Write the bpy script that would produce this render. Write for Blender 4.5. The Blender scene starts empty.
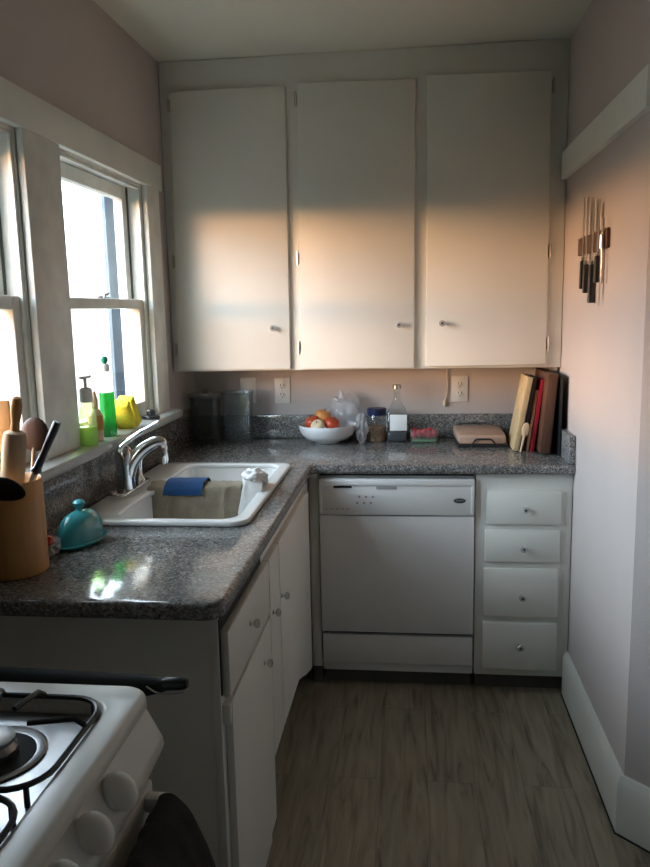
import bpy, bmesh, math, random
from mathutils import Vector, Matrix, noise
random.seed(4)
scene = bpy.context.scene
COL = scene.collection
PI = math.pi

# ------------------------------------------------------------------ camera
F_PX = 769.09
YAW, PITCH, ROLL = map(math.radians, (6.5565, 9.1998, -1.2117))
fw = Vector((-math.sin(YAW)*math.cos(PITCH), math.cos(YAW)*math.cos(PITCH), -math.sin(PITCH)))
rt0 = Vector((math.cos(YAW), math.sin(YAW), 0)); up0 = rt0.cross(fw)
rt = rt0*math.cos(ROLL)+up0*math.sin(ROLL); up = -rt0*math.sin(ROLL)+up0*math.cos(ROLL)
cd = bpy.data.cameras.new('camera'); cam = bpy.data.objects.new('camera', cd); COL.objects.link(cam)
cd.sensor_fit = 'VERTICAL'; cd.sensor_height = 24; cd.lens = F_PX*24/867; cd.clip_start = .02
m = Matrix((rt, up, -fw)).transposed().to_4x4(); m.translation = Vector((1.0042, -3.4674, 1.4958))
cam.matrix_world = m; scene.camera = cam

# ------------------------------------------------------------------ sky
SKY, WARM, GROUND = 28.0, 78.0, 2.4
w = bpy.data.worlds.new('evening_sky'); scene.world = w; w.use_nodes = True
nt = w.node_tree; nt.nodes.clear()
def nd(t, **k):
    n = nt.nodes.new(t)
    for a, b in k.items(): setattr(n, a, b)
    return n
def mth(op, a, b=None, c=None, clamp=False):
    n = nd('ShaderNodeMath', operation=op, use_clamp=clamp)
    for i, x in enumerate((a, b, c)):
        if x is None: continue
        if isinstance(x, (int, float)): n.inputs[i].default_value = x
        else: nt.links.new(x, n.inputs[i])
    return n.outputs[0]
def sstep(x, lo, hi):
    n = nd('ShaderNodeMapRange', interpolation_type='SMOOTHSTEP')
    nt.links.new(x, n.inputs[0]); n.inputs[1].default_value = lo; n.inputs[2].default_value = hi
    return n.outputs[0]
tc = nd('ShaderNodeTexCoord'); sx = nd('ShaderNodeSeparateXYZ'); nt.links.new(tc.outputs['Generated'], sx.inputs[0])
X, Y, Z = sx.outputs
def scol(col, fac):
    n = nd('ShaderNodeVectorMath', operation='SCALE'); n.inputs[0].default_value = col; nt.links.new(fac, n.inputs['Scale']); return n.outputs[0]
def vadd(a, b):
    n = nd('ShaderNodeVectorMath', operation='ADD'); nt.links.new(a, n.inputs[0]); nt.links.new(b, n.inputs[1]); return n.outputs[0]
skyf = mth('MULTIPLY', mth('MULTIPLY', sstep(Z, .02, .22), mth('SUBTRACT', 1, mth('MULTIPLY', sstep(Z, .30, .75), .62))), SKY)
azw = sstep(mth('ADD', mth('MULTIPLY', X, -.85), mth('MULTIPLY', Y, -.53)), .55, .95)
warmf = mth('MULTIPLY', mth('MULTIPLY', sstep(Z, -.015, .03), mth('SUBTRACT', 1, sstep(Z, .04, .16))), mth('MULTIPLY', azw, WARM))
grf = mth('MULTIPLY', mth('MULTIPLY', sstep(Y, .0, .35), mth('SUBTRACT', 1, sstep(Z, .02, .22))), GROUND)
lowf = mth('MULTIPLY', mth('SUBTRACT', 1, sstep(Z, -.02, .05)), .25)
tot = vadd(vadd(scol((.755, .875, 1.02), skyf), scol((1.0, .51, .235), warmf)), vadd(scol((.95, .97, 1.0), grf), scol((.8, .85, .7), lowf)))
bg = nd('ShaderNodeBackground'); nt.links.new(tot, bg.inputs[0]); bg.inputs[1].default_value = 1.0
ow = nd('ShaderNodeOutputWorld'); nt.links.new(bg.outputs[0], ow.inputs[0])

def portal(name, y0, y1, z0, z1):
    l = bpy.data.lights.new(name, 'AREA'); l.shape = 'RECTANGLE'; l.size = z1-z0; l.size_y = y1-y0; l.cycles.is_portal = True
    o = bpy.data.objects.new(name, l); COL.objects.link(o); o.location = (-.104, (y0+y1)/2, (z0+z1)/2)
    o.rotation_euler = (0, -PI/2, 0)      # faces +X, into the room
portal('window_daylight', -1.30, -.575, 1.105, 1.972)
portal('window_daylight', -1.98, -1.51, 1.105, 1.972)
# dim fill lamp added behind the camera, not a real fixture
l = bpy.data.lights.new('rear_fill_light', 'AREA'); l.shape = 'RECTANGLE'; l.size = 1.2; l.size_y = .8; l.energy = .3; l.color = (1, .93, .82)
lo = bpy.data.objects.new('rear_fill_light', l); COL.objects.link(lo); lo.location = (1.2, -4.55, 2.44)
scene.view_settings.view_transform = 'Standard'; scene.view_settings.look = 'None'
scene.view_settings.exposure = 0.0; scene.view_settings.gamma = 1.0; scene.view_settings.use_curve_mapping = False

# ------------------------------------------------------------------ materials
def mat(name, col, rough=.5, metal=0, spec=.5, **k):
    m = bpy.data.materials.new(name); m.use_nodes = True; t = m.node_tree; b = t.nodes['Principled BSDF']
    b.inputs['Base Color'].default_value = (*col, 1); b.inputs['Roughness'].default_value = rough; b.inputs['Metallic'].default_value = metal
    b.inputs['Specular IOR Level'].default_value = spec
    var, vs, bump, bs = k.get('var', .06), k.get('vs', 8), k.get('bump', 0), k.get('bs', 60)
    co = t.nodes.new('ShaderNodeTexCoord')
    mp = t.nodes.new('ShaderNodeMapping'); mp.inputs['Scale'].default_value = k.get('stretch', (1, 1, 1)); t.links.new(co.outputs['Object'], mp.inputs[0])
    if var:
        n = t.nodes.new('ShaderNodeTexNoise'); n.inputs['Scale'].default_value = vs; n.inputs['Detail'].default_value = 5
        t.links.new(mp.outputs[0], n.inputs['Vector'])
        r = t.nodes.new('ShaderNodeValToRGB'); c2 = k.get('col2')
        a = c2 or tuple(x*(1-var) for x in col); bb = col if c2 else tuple(min(1, x*(1+var)) for x in col)
        r.color_ramp.elements[0].color = (*a, 1); r.color_ramp.elements[1].color = (*bb, 1)
        r.color_ramp.elements[0].position = k.get('p0', .3); r.color_ramp.elements[1].position = k.get('p1', .7)
        t.links.new(n.outputs['Fac'], r.inputs[0]); t.links.new(r.outputs[0], b.inputs['Base Color'])
    if bump:
        n = t.nodes.new('ShaderNodeTexNoise'); n.inputs['Scale'].default_value = bs; n.inputs['Detail'].default_value = 3
        t.links.new(mp.outputs[0], n.inputs['Vector'])
        bp = t.nodes.new('ShaderNodeBump'); bp.inputs['Strength'].default_value = bump; bp.inputs['Distance'].default_value = .004
        t.links.new(n.outputs['Fac'], bp.inputs['Height']); t.links.new(bp.outputs[0], b.inputs['Normal'])
    if 'coat' in k: b.inputs['Coat Weight'].default_value = k['coat']; b.inputs['Coat Roughness'].default_value = .08
    if 'sss' in k: b.inputs['Transmission Weight'].default_value = 0
    return m
def clear(name, tint, gloss=.08, opaque=0., ocol=(.8, .8, .8), rough=.03):
    """thin clear sheet: lets light straight through, tinted, with a clear gloss"""
    m = bpy.data.materials.new(name); m.use_nodes = True; t = m.node_tree; t.nodes.clear()
    tr = t.nodes.new('ShaderNodeBsdfTransparent'); tr.inputs[0].default_value = (*tint, 1)
    gl = t.nodes.new('ShaderNodeBsdfGlossy'); gl.inputs['Roughness'].default_value = rough
    ge = t.nodes.new('ShaderNodeNewGeometry'); dp = t.nodes.new('ShaderNodeVectorMath'); dp.operation = 'DOT_PRODUCT'
    t.links.new(ge.outputs['Normal'], dp.inputs[0]); t.links.new(ge.outputs['Incoming'], dp.inputs[1])
    def mm(op, a, b):
        n = t.nodes.new('ShaderNodeMath'); n.operation = op
        for i, x in enumerate((a, b)):
            if isinstance(x, (int, float)): n.inputs[i].default_value = x
            elif x is not None: t.links.new(x, n.inputs[i])
        return n.outputs[0]
    fr = mm('ADD', mm('MULTIPLY', mm('POWER', mm('SUBTRACT', 1.0, mm('ABSOLUTE', dp.outputs['Value'], 0)), 5.0), .9), .03)   # Schlick
    no = t.nodes.new('ShaderNodeTexNoise'); no.inputs['Scale'].default_value = 14
    ml = t.nodes.new('ShaderNodeMath'); ml.operation = 'MULTIPLY_ADD'; ml.inputs[1].default_value = .02; t.links.new(no.outputs['Fac'], ml.inputs[0]); t.links.new(fr, ml.inputs[2])
    mx = t.nodes.new('ShaderNodeMixShader'); t.links.new(ml.outputs[0], mx.inputs[0]); t.links.new(tr.outputs[0], mx.inputs[1]); t.links.new(gl.outputs[0], mx.inputs[2])
    out = t.nodes.new('ShaderNodeOutputMaterial'); last = mx
    if opaque:
        df = t.nodes.new('ShaderNodeBsdfDiffuse'); df.inputs[0].default_value = (*ocol, 1)
        tl = t.nodes.new('ShaderNodeBsdfTranslucent'); tl.inputs[0].default_value = (*ocol, 1)
        m1 = t.nodes.new('ShaderNodeMixShader'); m1.inputs[0].default_value = .5; t.links.new(df.outputs[0], m1.inputs[1]); t.links.new(tl.outputs[0], m1.inputs[2])
        m2 = t.nodes.new('ShaderNodeMixShader'); m2.inputs[0].default_value = opaque; t.links.new(mx.outputs[0], m2.inputs[1]); t.links.new(m1.outputs[0], m2.inputs[2]); last = m2
    t.links.new(last.outputs[0], out.inputs[0]); return m
def granite():
    m = mat('grey_speckled_granite', (.2, .2, .2), .12, var=0); t = m.node_tree; b = t.nodes['Principled BSDF']
    co = t.nodes.new('ShaderNodeTexCoord')
    v = t.nodes.new('ShaderNodeTexVoronoi'); v.inputs['Scale'].default_value = 240; t.links.new(co.outputs['Object'], v.inputs['Vector'])
    n = t.nodes.new('ShaderNodeTexNoise'); n.inputs['Scale'].default_value = 95; n.inputs['Detail'].default_value = 6; t.links.new(co.outputs['Object'], n.inputs['Vector'])
    s = t.nodes.new('ShaderNodeSeparateColor'); t.links.new(v.outputs['Color'], s.inputs[0])
    a = t.nodes.new('ShaderNodeMath'); a.operation = 'MULTIPLY_ADD'; a.inputs[1].default_value = .45; t.links.new(s.outputs[0], a.inputs[0])
    c = t.nodes.new('ShaderNodeMath'); c.operation = 'MULTIPLY'; c.inputs[1].default_value = .62; t.links.new(n.outputs['Fac'], c.inputs[0]); t.links.new(c.outputs[0], a.inputs[2])
    r = t.nodes.new('ShaderNodeValToRGB'); e = r.color_ramp.elements
    e[0].position = .22; e[0].color = (.040, .040, .039, 1); e[1].position = .82; e[1].color = (.40, .395, .38, 1)
    x = e.new(.42); x.color = (.125, .125, .121, 1); x = e.new(.60); x.color = (.205, .202, .195, 1)
    t.links.new(a.outputs[0], r.inputs[0]); t.links.new(r.outputs[0], b.inputs['Base Color']); b.inputs['Roughness'].default_value = .1
    return m
def planks():
    m = mat('grey_oak_planks', (.2, .18, .15), .42, var=0); t = m.node_tree; b = t.nodes['Principled BSDF']
    co = t.nodes.new('ShaderNodeTexCoord')
    mp = t.nodes.new('ShaderNodeMapping'); mp.inputs['Rotation'].default_value = (0, 0, PI/2); t.links.new(co.outputs['Object'], mp.inputs[0])
    br = t.nodes.new('ShaderNodeTexBrick'); br.offset = .37; br.inputs['Scale'].default_value = 1; br.inputs['Brick Width'].default_value = 1.2; br.inputs['Row Height'].default_value = .15
    br.inputs['Mortar Size'].default_value = .0012; br.inputs['Color1'].default_value = (.17, .17, .17, 1); br.inputs['Color2'].default_value = (.8, .8, .8, 1); br.inputs['Mortar'].default_value = (.0, .0, .0, 1)
    t.links.new(mp.outputs[0], br.inputs['Vector'])
    # grain: stretched noise, shifted per plank
    ad = t.nodes.new('ShaderNodeVectorMath'); ad.operation = 'MULTIPLY_ADD'; t.links.new(br.outputs['Color'], ad.inputs[0]); ad.inputs[1].default_value = (3, 5, 0); t.links.new(co.outputs['Object'], ad.inputs[2])
    mg = t.nodes.new('ShaderNodeMapping'); mg.inputs['Scale'].default_value = (16, 1.6, 1); t.links.new(ad.outputs[0], mg.inputs[0])
    n = t.nodes.new('ShaderNodeTexNoise'); n.inputs['Scale'].default_value = 1.6; n.inputs['Detail'].default_value = 8; n.inputs['Distortion'].default_value = 1.6; t.links.new(mg.outputs[0], n.inputs['Vector'])
    r = t.nodes.new('ShaderNodeValToRGB'); e = r.color_ramp.elements
    e[0].position = .28; e[0].color = (.120, .100, .070, 1); e[1].position = .72; e[1].color = (.37, .325, .235, 1); x = e.new(.47); x.color = (.275, .240, .175, 1)
    t.links.new(n.outputs['Fac'], r.inputs[0])
    hs = t.nodes.new('ShaderNodeHueSaturation'); t.links.new(r.outputs[0], hs.inputs['Color'])
    mr = t.nodes.new('ShaderNodeMapRange'); mr.inputs[3].default_value = .93; mr.inputs[4].default_value = 1.06; t.links.new(br.outputs['Color'], mr.inputs[0]); t.links.new(mr.outputs[0], hs.inputs['Value'])
    br.inputs['Mortar Size'].default_value = .0006
    mx = t.nodes.new('ShaderNodeMix'); mx.data_type = 'RGBA'; t.links.new(br.outputs['Fac'], mx.inputs['Factor']); t.links.new(hs.outputs[0], mx.inputs['A']); mx.inputs['B'].default_value = (.09, .078, .06, 1)
    t.links.new(mx.outputs['Result'], b.inputs['Base Color'])
    return m
M = dict(
 paint=mat('mauve_wall_paint', (.50, .452, .428), .7, var=.03, vs=3, bump=.25, bs=160),
 backwall=mat('dark_low_bounce_wall', (.20, .17, .15), .8, var=.05, vs=3),
 ceil=mat('cream_ceiling_paint', (.68, .68, .60), .8, var=.03, vs=2, bump=.15, bs=120),
 white=mat('white_gloss_cabinet_paint', (.735, .738, .682), .36, var=.025, vs=4, bump=.05, bs=30),
 trim=mat('white_trim_paint', (.72, .74, .69), .38, var=.04, vs=6, bump=.06, bs=40),
 oldtrim=mat('worn_window_paint', (.72, .74, .69), .45, var=.10, vs=14, bump=.1, bs=60),
 sill=mat('grey_sill_stone', (.42, .43, .41), .3, var=.08, vs=20),
 granite=granite(), floor=planks(),
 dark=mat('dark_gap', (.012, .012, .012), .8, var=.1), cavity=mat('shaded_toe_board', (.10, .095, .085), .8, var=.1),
 app=mat('white_appliance_enamel', (.74, .75, .74), .28, var=.02), stove=mat('stove_white_enamel', (.67, .67, .62), .34, var=.03),
 steel=mat('brushed_cooktop_steel', (.42, .43, .44), .36, metal=.9, var=.05, vs=5),
 chrome=mat('chrome', (.72, .72, .73), .1, metal=1, var=.02), brass=mat('dull_nickel_hinge', (.55, .52, .46), .35, metal=1, var=.1),
 black=mat('black_enamel_wire', (.012, .012, .013), .35, var=.1), blackp=mat('black_plastic', (.015, .016, .018), .32, var=.1),
 porc=mat('white_porcelain', (.80, .81, .82), .15, var=.02, coat=.4), enamel=mat('sink_enamel', (.80, .81, .80), .18, var=.03, coat=.4),
 bamboo=mat('bamboo', (.60, .31, .10), .36, var=.2, vs=3, stretch=(14, 14, .8), col2=(.46, .22, .065)),
 palewood=mat('pale_beech', (.60, .42, .25), .5, var=.15, vs=3, stretch=(20, 20, 1.5)), orangewood=mat('orange_wood', (.56, .28, .09), .5, var=.1, vs=3, stretch=(20, 20, 1.5)),
 darkwood=mat('walnut_wood', (.085, .036, .02), .45, var=.2, vs=4, stretch=(20, 20, 1.5)), board=mat('chopping_board_wood', (.095, .042, .023), .5, var=.2, vs=4, stretch=(10, 2, 2)),
 teal=mat('teal_glaze', (.045, .36, .40), .16, var=.08, vs=6, coat=.5),
 yellow=mat('yellow_sponge', (.72, .62, .04), .9, var=.15, vs=120, bump=.6, bs=220), blue=mat('blue_cloth', (.006, .055, .17), .9, var=.15, vs=60, bump=.4, bs=300),
 taupe=mat('taupe_towel', (.27, .225, .16), .95, var=.22, vs=18, bump=.6, bs=260), whitecloth=mat('white_cloth', (.74, .74, .72), .95, var=.06, vs=30, bump=.5, bs=300),
 darkcloth=mat('charcoal_cloth', (.016, .015, .014), .95, var=.3, vs=30, bump=.5, bs=260),
 beige=mat('beige_cloth_cover', (.52, .38, .20), .7, var=.12, vs=30, bump=.2, bs=300), paper=mat('paper', (.70, .64, .54), .8, var=.08, vs=40),
 red=mat('red_cover', (.32, .012, .025), .4, var=.1), redapple=mat('red_apple_skin', (.52, .05, .025), .35, var=.3, vs=12, col2=(.46, .09, .03)),
 peach=mat('yellow_apple_skin', (.70, .38, .10), .4, var=.2, vs=9, col2=(.55, .14, .04)), cream_fruit=mat('pale_apple_skin', (.76, .60, .40), .4, var=.15, vs=9),
 stem=mat('fruit_stem', (.10, .06, .03), .8, var=.2), pinkwood=mat('pinkish_pale_wood', (.42, .27, .195), .45, var=.15, vs=5, stretch=(3, 14, 14)),
 plate=mat('ivory_plastic', (.64, .64, .60), .4, var=.02), cream=mat('cream_cord', (.58, .50, .38), .5, var=.05), berry=mat('strawberry_red', (.55, .035, .05), .35, var=.25, vs=40),
 greenpad=mat('green_tray_liner', (.10, .36, .12), .6, var=.1), bluelid=mat('navy_lid', (.006, .014, .055), .4, var=.3, vs=60), brownfood=mat('brown_granola', (.20, .11, .06), .9, var=.5, vs=120),
 label=mat('white_paper_label', (.74, .76, .75), .6, var=.04), greenliq=clear('green_dish_soap', (.0, .42, .10), opaque=.45, ocol=(.0, .42, .10)), limeliq=clear('lime_hand_soap', (.74, .86, .42), opaque=.4, ocol=(.48, .62, .20)),
 tanliq=mat('tan_lotion_bottle', (.66, .46, .26), .35, var=.08), orangelab=mat('orange_label', (.55, .22, .05), .5, var=.2, vs=60), greycap=mat('grey_pump_plastic', (.72, .72, .70), .4, var=.04),
 greencap=mat('dark_green_cap', (.005, .20, .10), .4, var=.05), umb=mat('black_green_nylon', (.007, .011, .011), .75, var=.2, vs=20), badge=mat('dark_badge', (.05, .055, .06), .3, var=.1),
 grey=mat('grey_print', (.36, .36, .36), .5, var=.05), outside=mat('pale_blue_grey_boards', (.115, .148, .175), 1.0, spec=0, var=.15, vs=3, stretch=(1, 6, .4)), steelblade=mat('knife_steel', (.55, .54, .52), .28, metal=1, var=.05),
 pinkcap=mat('red_pink_plastic', (.62, .12, .10), .4, var=.1),
 glass=clear('window_glass', (.97, .985, .98)), bottle=clear('bottle_glass', (.93, .955, .95), opaque=.03), pitcher=clear('smoky_clear_plastic', (.86, .885, .885), opaque=.13, ocol=(.34, .37, .37)),
 shell=clear('clamshell_plastic', (.93, .93, .93), opaque=.10, ocol=(.7, .7, .7)), film=clear('thin_plastic_film', (.88, .89, .90), opaque=.34, ocol=(.84, .84, .86), rough=.15), clearbottle=clear('clear_soap_plastic', (.92, .97, .93), opaque=.04, ocol=(.85, .92, .86)),
 knob=clear('clear_crystal_knob', (.85, .85, .83), opaque=.40, ocol=(.75, .75, .72)), dial=mat('white_dial_plastic', (.84, .84, .80), .35, var=.02), pgreen=clear('pale_green_plastic', (.82, .95, .70), opaque=.22, ocol=(.70, .88, .52)),
)

# ------------------------------------------------------------------ mesh builder
class MB:
    def __init__(s): s.bm = bmesh.new()
    def _bev(s, verts, b, seg=2):
        es = {e for v in verts for e in v.link_edges}
        bmesh.ops.bevel(s.bm, geom=list(es), offset=b, segments=seg, affect='EDGES', profile=.5)
    def hexa(s, pts, b=0):
        """8 corners: bottom 4 (ccw) then top 4"""
        v = [s.bm.verts.new(p) for p in pts]
        for f in ((3,2,1,0),(4,5,6,7),(0,1,5,4),(1,2,6,5),(2,3,7,6),(3,0,4,7)): s.bm.faces.new([v[i] for i in f])
        if b: s._bev(v, b)
        return s
    def box(s, x0, x1, y0, y1, z0, z1, b=0):
        return s.hexa([(x0,y0,z0),(x1,y0,z0),(x1,y1,z0),(x0,y1,z0),(x0,y0,z1),(x1,y0,z1),(x1,y1,z1),(x0,y1,z1)], b)
    def prism(s, poly, vec, b=0):
        n = len(poly); vec = Vector(vec); a = [s.bm.verts.new(p) for p in poly]; c = [s.bm.verts.new(Vector(p)+vec) for p in poly]
        s.bm.faces.new(a[::-1]); s.bm.faces.new(c)
        for i in range(n): s.bm.faces.new((a[i], a[(i+1) % n], c[(i+1) % n], c[i]))
        if b: s._bev(a+c, b)
        return s
    def rings(s, rings, cap0=True, cap1=True, closed=True):
        R = [[s.bm.verts.new(p) for p in r] for r in rings]; n = len(R[0])
        for a, c in zip(R, R[1:]):
            for i in range(n if closed else n-1):
                j = (i+1) % n; s.bm.faces.new((a[i], a[j], c[j], c[i]))
        if cap0: s.bm.faces.new(R[0][::-1])
        if cap1: s.bm.faces.new(R[-1])
        return s
    def lathe(s, prof, c=(0,0,0), n=28, axis='Z', sx=1, sy=1, cap0=True, cap1=True, rot=0, fl=None):
        c = Vector(c); rr = []
        for r, h in prof:
            ring = []
            for i in range(n):
                a = 2*PI*i/n; q = r*(fl(i, h) if fl else 1); x, y = q*math.cos(a)*sx, q*math.sin(a)*sy
                x, y = x*math.cos(rot)-y*math.sin(rot), x*math.sin(rot)+y*math.cos(rot)
                p = {'Z': (x, y, h), 'Y': (x, h, -y), 'X': (h, x, y)}[axis]
                ring.append(c+Vector(p))
            rr.append(ring)
        return s.rings(rr, cap0, cap1)
    def tube(s, pts, r, n=10, sx=1, flat=None):
        """swept round section; r may be a list"""
        P = [Vector(p) for p in pts]; rr = []; prev = None
        for i, p in enumerate(P):
            t = (P[min(i+1, len(P)-1)]-P[max(i-1, 0)]).normalized()
            if prev is None: u = t.cross(Vector((0,0,1)) if abs(t.z) < .9 else Vector((1,0,0))).normalized()
            else: u = (prev-t*prev.dot(t)).normalized()
            prev = u; v = t.cross(u); q = r[i] if isinstance(r, (list, tuple)) else r
            rr.append([p+(u*math.cos(2*PI*k/n)+v*math.sin(2*PI*k/n)*sx)*q for k in range(n)])
        return s.rings(rr)
    def sheet(s, fn, nu, nv, th):
        """thin cloth: fn(u,v) -> point, given real thickness"""
        g = [[s.bm.verts.new(fn(i/nu, j/nv)) for j in range(nv+1)] for i in range(nu+1)]
        fs = [s.bm.faces.new((g[i][j], g[i+1][j], g[i+1][j+1], g[i][j+1])) for i in range(nu) for j in range(nv)]
        bmesh.ops.recalc_face_normals(s.bm, faces=fs)
        bmesh.ops.solidify(s.bm, geom=fs, thickness=th)
        return s
    def blob(s, c, r, sub=3, amp=0, fr=6, seed=0, fn=None):
        q = bmesh.ops.create_icosphere(s.bm, subdivisions=sub, radius=1)
        for v in q['verts']:
            d = v.co.normalized(); k = 1+amp*noise.noise(d*fr+Vector((seed*7.3, seed*3.1, 0)))
            p = Vector((d.x*r[0], d.y*r[1], d.z*r[2]))*k
            if fn: p = fn(p, d)
            v.co = Vector(c)+p
        return s
    def plan(s, loops, z0, z1, b):
        """extruded outline with holes and a rounded edge (a 2D curve turned to mesh)"""
        cu = bpy.data.curves.new('outline', 'CURVE'); cu.dimensions = '2D'; cu.fill_mode = 'BOTH'
        cu.extrude = (z1-z0)/2-b; cu.bevel_depth = b; cu.bevel_resolution = 3
        for lp in loops:
            sp = cu.splines.new('POLY'); sp.points.add(len(lp)-1); sp.use_cyclic_u = True
            for p, q in zip(sp.points, lp): p.co = (q[0], q[1], 0, 1)
        o = bpy.data.objects.new('outline', cu); COL.objects.link(o); dg = bpy.context.evaluated_depsgraph_get()
        me = bpy.data.meshes.new_from_object(o.evaluated_get(dg)); bpy.data.objects.remove(o)
        t = bmesh.new(); t.from_mesh(me); bpy.data.meshes.remove(me)
        bmesh.ops.remove_doubles(t, verts=t.verts, dist=1e-5); bmesh.ops.translate(t, verts=t.verts, vec=(0, 0, (z0+z1)/2))
        me = bpy.data.meshes.new('t'); t.to_mesh(me); t.free(); s.bm.from_mesh(me); bpy.data.meshes.remove(me)
        return s
    def xf(s, mtx, since=0):
        vs = list(s.bm.verts)[since:]; bmesh.ops.transform(s.bm, matrix=mtx, verts=vs); return s
    def build(s, name, m, parent=None, label=None, cat=None, group=None, kind=None, ang=38, xf=None):
        if xf is not None: s.xf(xf)
        bmesh.ops.recalc_face_normals(s.bm, faces=s.bm.faces)
        vs = [v.co for v in s.bm.verts]
        if parent is None and kind is None:
            o0 = Vector(((min(v.x for v in vs)+max(v.x for v in vs))/2, (min(v.y for v in vs)+max(v.y for v in vs))/2, min(v.z for v in vs)))
        else: o0 = Vector((0, 0, 0))
        if parent is not None: o0 = parent.matrix_world.translation.copy()
        bmesh.ops.translate(s.bm, verts=s.bm.verts, vec=-o0)
        me = bpy.data.meshes.new(name); s.bm.to_mesh(me); s.bm.free()
        me.polygons.foreach_set('use_smooth', [True]*len(me.polygons)); me.set_sharp_from_angle(angle=math.radians(ang))
        mm = m if isinstance(m, (list, tuple)) else [m]
        for x in mm: me.materials.append(M[x])
        o = bpy.data.objects.new(name, me); COL.objects.link(o)
        if parent is not None:
            o.parent = parent; o.matrix_world.translation = o0
        else: o.location = o0
        o.matrix_world = Matrix.Translation(o0)
        if parent is not None: o.location = o0-parent.matrix_world.translation
        tag(o, label, cat, group, kind); return o
def tag(o, label=None, cat=None, group=None, kind=None):
    for k, v in (('label', label), ('category', cat), ('group', group), ('kind', kind)):
        if v: o[k] = v
    return o
def thing(name, loc, label, cat, group=None, kind=None):
    o = bpy.data.objects.new(name, None); COL.objects.link(o); o.empty_display_size = .05
    o.location = loc; o.matrix_world = Matrix.Translation(Vector(loc)); return tag(o, label, cat, group, kind)
def rr(x0, x1, y0, y1, r, n=6):
    out = []
    for cx, cy, a0 in ((x1-r, y1-r, 0), (x0+r, y1-r, 90), (x0+r, y0+r, 180), (x1-r, y0+r, 270)):
        for i in range(n+1):
            a = math.radians(a0+90*i/n); out.append((cx+r*math.cos(a), cy+r*math.sin(a)))
    return out
def curve_pts(ctrl, n=8):
    """Catmull-Rom through control points"""
    P = [Vector(p) for p in ctrl]; P = [P[0]*2-P[1]]+P+[P[-1]*2-P[-2]]; out = []
    for i in range(1, len(P)-2):
        for k in range(n):
            t = k/n; a, b, c, d = P[i-1:i+3]
            out.append(.5*((2*b)+(c-a)*t+(2*a-5*b+4*c-d)*t*t+(3*b-a-3*c+d)*t**3))
    return out+[P[-2]]
def knob(parent, p, d, k=1.0):
    """clear round knob on a metal stem; d is the outward axis 'X' or '-Y'"""
    ax = {'X': ('X', 1), '-Y': ('Y', -1)}[d]
    pr = [(.009, 0), (.009, .003), (.0045, .005), (.0045, .012)]
    pk = [(.0045, .011), (.010, .014), (.0135, .019), (.0135, .024), (.010, .028)]
    kn = MB().lathe([(r, h*ax[1]) for r, h in [(a*k, b*k) for a, b in pk]], p, 10, ax[0]).build('knob', 'knob', parent, ang=20)
    MB().lathe([(r, h*ax[1]) for r, h in [(a*k, b*k) for a, b in pr]], p, 12, ax[0]).build('knob_stem', 'chrome', kn)
    MB().lathe([(.0052*k, .0275*k*ax[1]), (.0052*k, .0292*k*ax[1])], p, 12, ax[0]).build('knob_screw', 'badge', kn)

# ------------------------------------------------------------------ room shell
W, H, YB = 1.597, 2.480, -4.85
WT = .105
CH = [(W, .0), (W, -1.397), (2.15, -1.95), (2.15, YB)]
MB().box(-WT, 2.3, YB-.1, .1, -.06, 0).build('floor', 'floor', kind='structure')
MB().box(-WT, 2.3, YB-.1, .1, H, H+.08).build('ceiling', 'ceil', kind='structure')
MB().box(-WT, 2.3, 0, .1, 0, H).build('wall_back', 'paint', kind='structure')
MB().box(-WT, 2.3, YB-.1, YB, 0, H).build('wall_front', 'backwall', kind='structure')  # unseen wall behind the camera, coloured dark to cut bounce light
OPEN = [(-1.30, -.575), (-1.98, -1.51)]; ZO0, ZO1 = 1.09, 1.972
lw = MB().box(-WT, 0, YB, 0, 0, ZO0).box(-WT, 0, YB, 0, ZO1, H)
for a, b in ((-.575, 0), (-1.51, -1.30), (YB, -1.98)): lw.box(-WT, 0, a, b, ZO0, ZO1)
lw.build('wall_left', 'paint', kind='structure')
rw = MB()
out = [(W+.12, 0), (W+.12, -1.335), (2.30, -1.88), (2.30, YB)]
for i in range(3):
    a, b, c, d = CH[i], CH[i+1], out[i+1], out[i]
    rw.hexa([(*a, 0), (*b, 0), (*c, 0), (*d, 0), (*a, H), (*b, H), (*c, H), (*d, H)])
rw.build('wall_right', 'paint', kind='structure')
def along_wall(mb, prof, y_start):
    """sweep a (outward offset, z) profile along the right wall, mitred at its corner"""
    P = [Vector((W, y_start)), Vector((W, -1.397)), Vector((2.15, -1.95)), Vector((2.15, YB))]
    d = [(P[i+1]-P[i]).normalized() for i in range(3)]; nrm = [Vector((v.y, -v.x)) for v in d]   # to the room side
    nrm = [n if n.dot(Vector((-1, -.2))) > 0 else -n for n in nrm]
    mit = [nrm[0]]+[(nrm[i]+nrm[i+1]).normalized()/max(.3, (nrm[i]+nrm[i+1]).normalized().dot(nrm[i])) for i in range(2)]+[nrm[2]]
    mb.rings([[(p.x+m_.x*o, p.y+m_.y*o, z) for o, z in prof] for p, m_ in zip(P, mit)])
    return mb
along_wall(MB(), [(0.001, .004), (.020, .004), (.020, .155), (.014, .166), (.010, .178), (0.001, .178)], -.60).build('baseboard_right', 'trim', kind='structure')
along_wall(MB(), [(0.001, .0), (.024, .0), (.024, .0039), (0.001, .0039)], -.60).build('trim_1', 'dark', kind='structure')
along_wall(MB(), [(0.001, 1.968), (.022, 1.968), (.022, 2.066), (0.001, 2.066)], -.315).build('trim_2', 'trim', kind='structure')
MB().box(.0005, .022, YB, -.395, 1.968, 2.066, .002).build('trim_3', 'trim', kind='structure')       # head board over the windows
for i, (a, b) in enumerate(((-.575, -.435), (-1.51, -1.30), (-2.12, -1.98))):
    MB().box(.0005, .021, a, b, 1.1055, 1.9675, .003).build('trim_%d' % (4+i), 'oldtrim', kind='structure')
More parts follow.
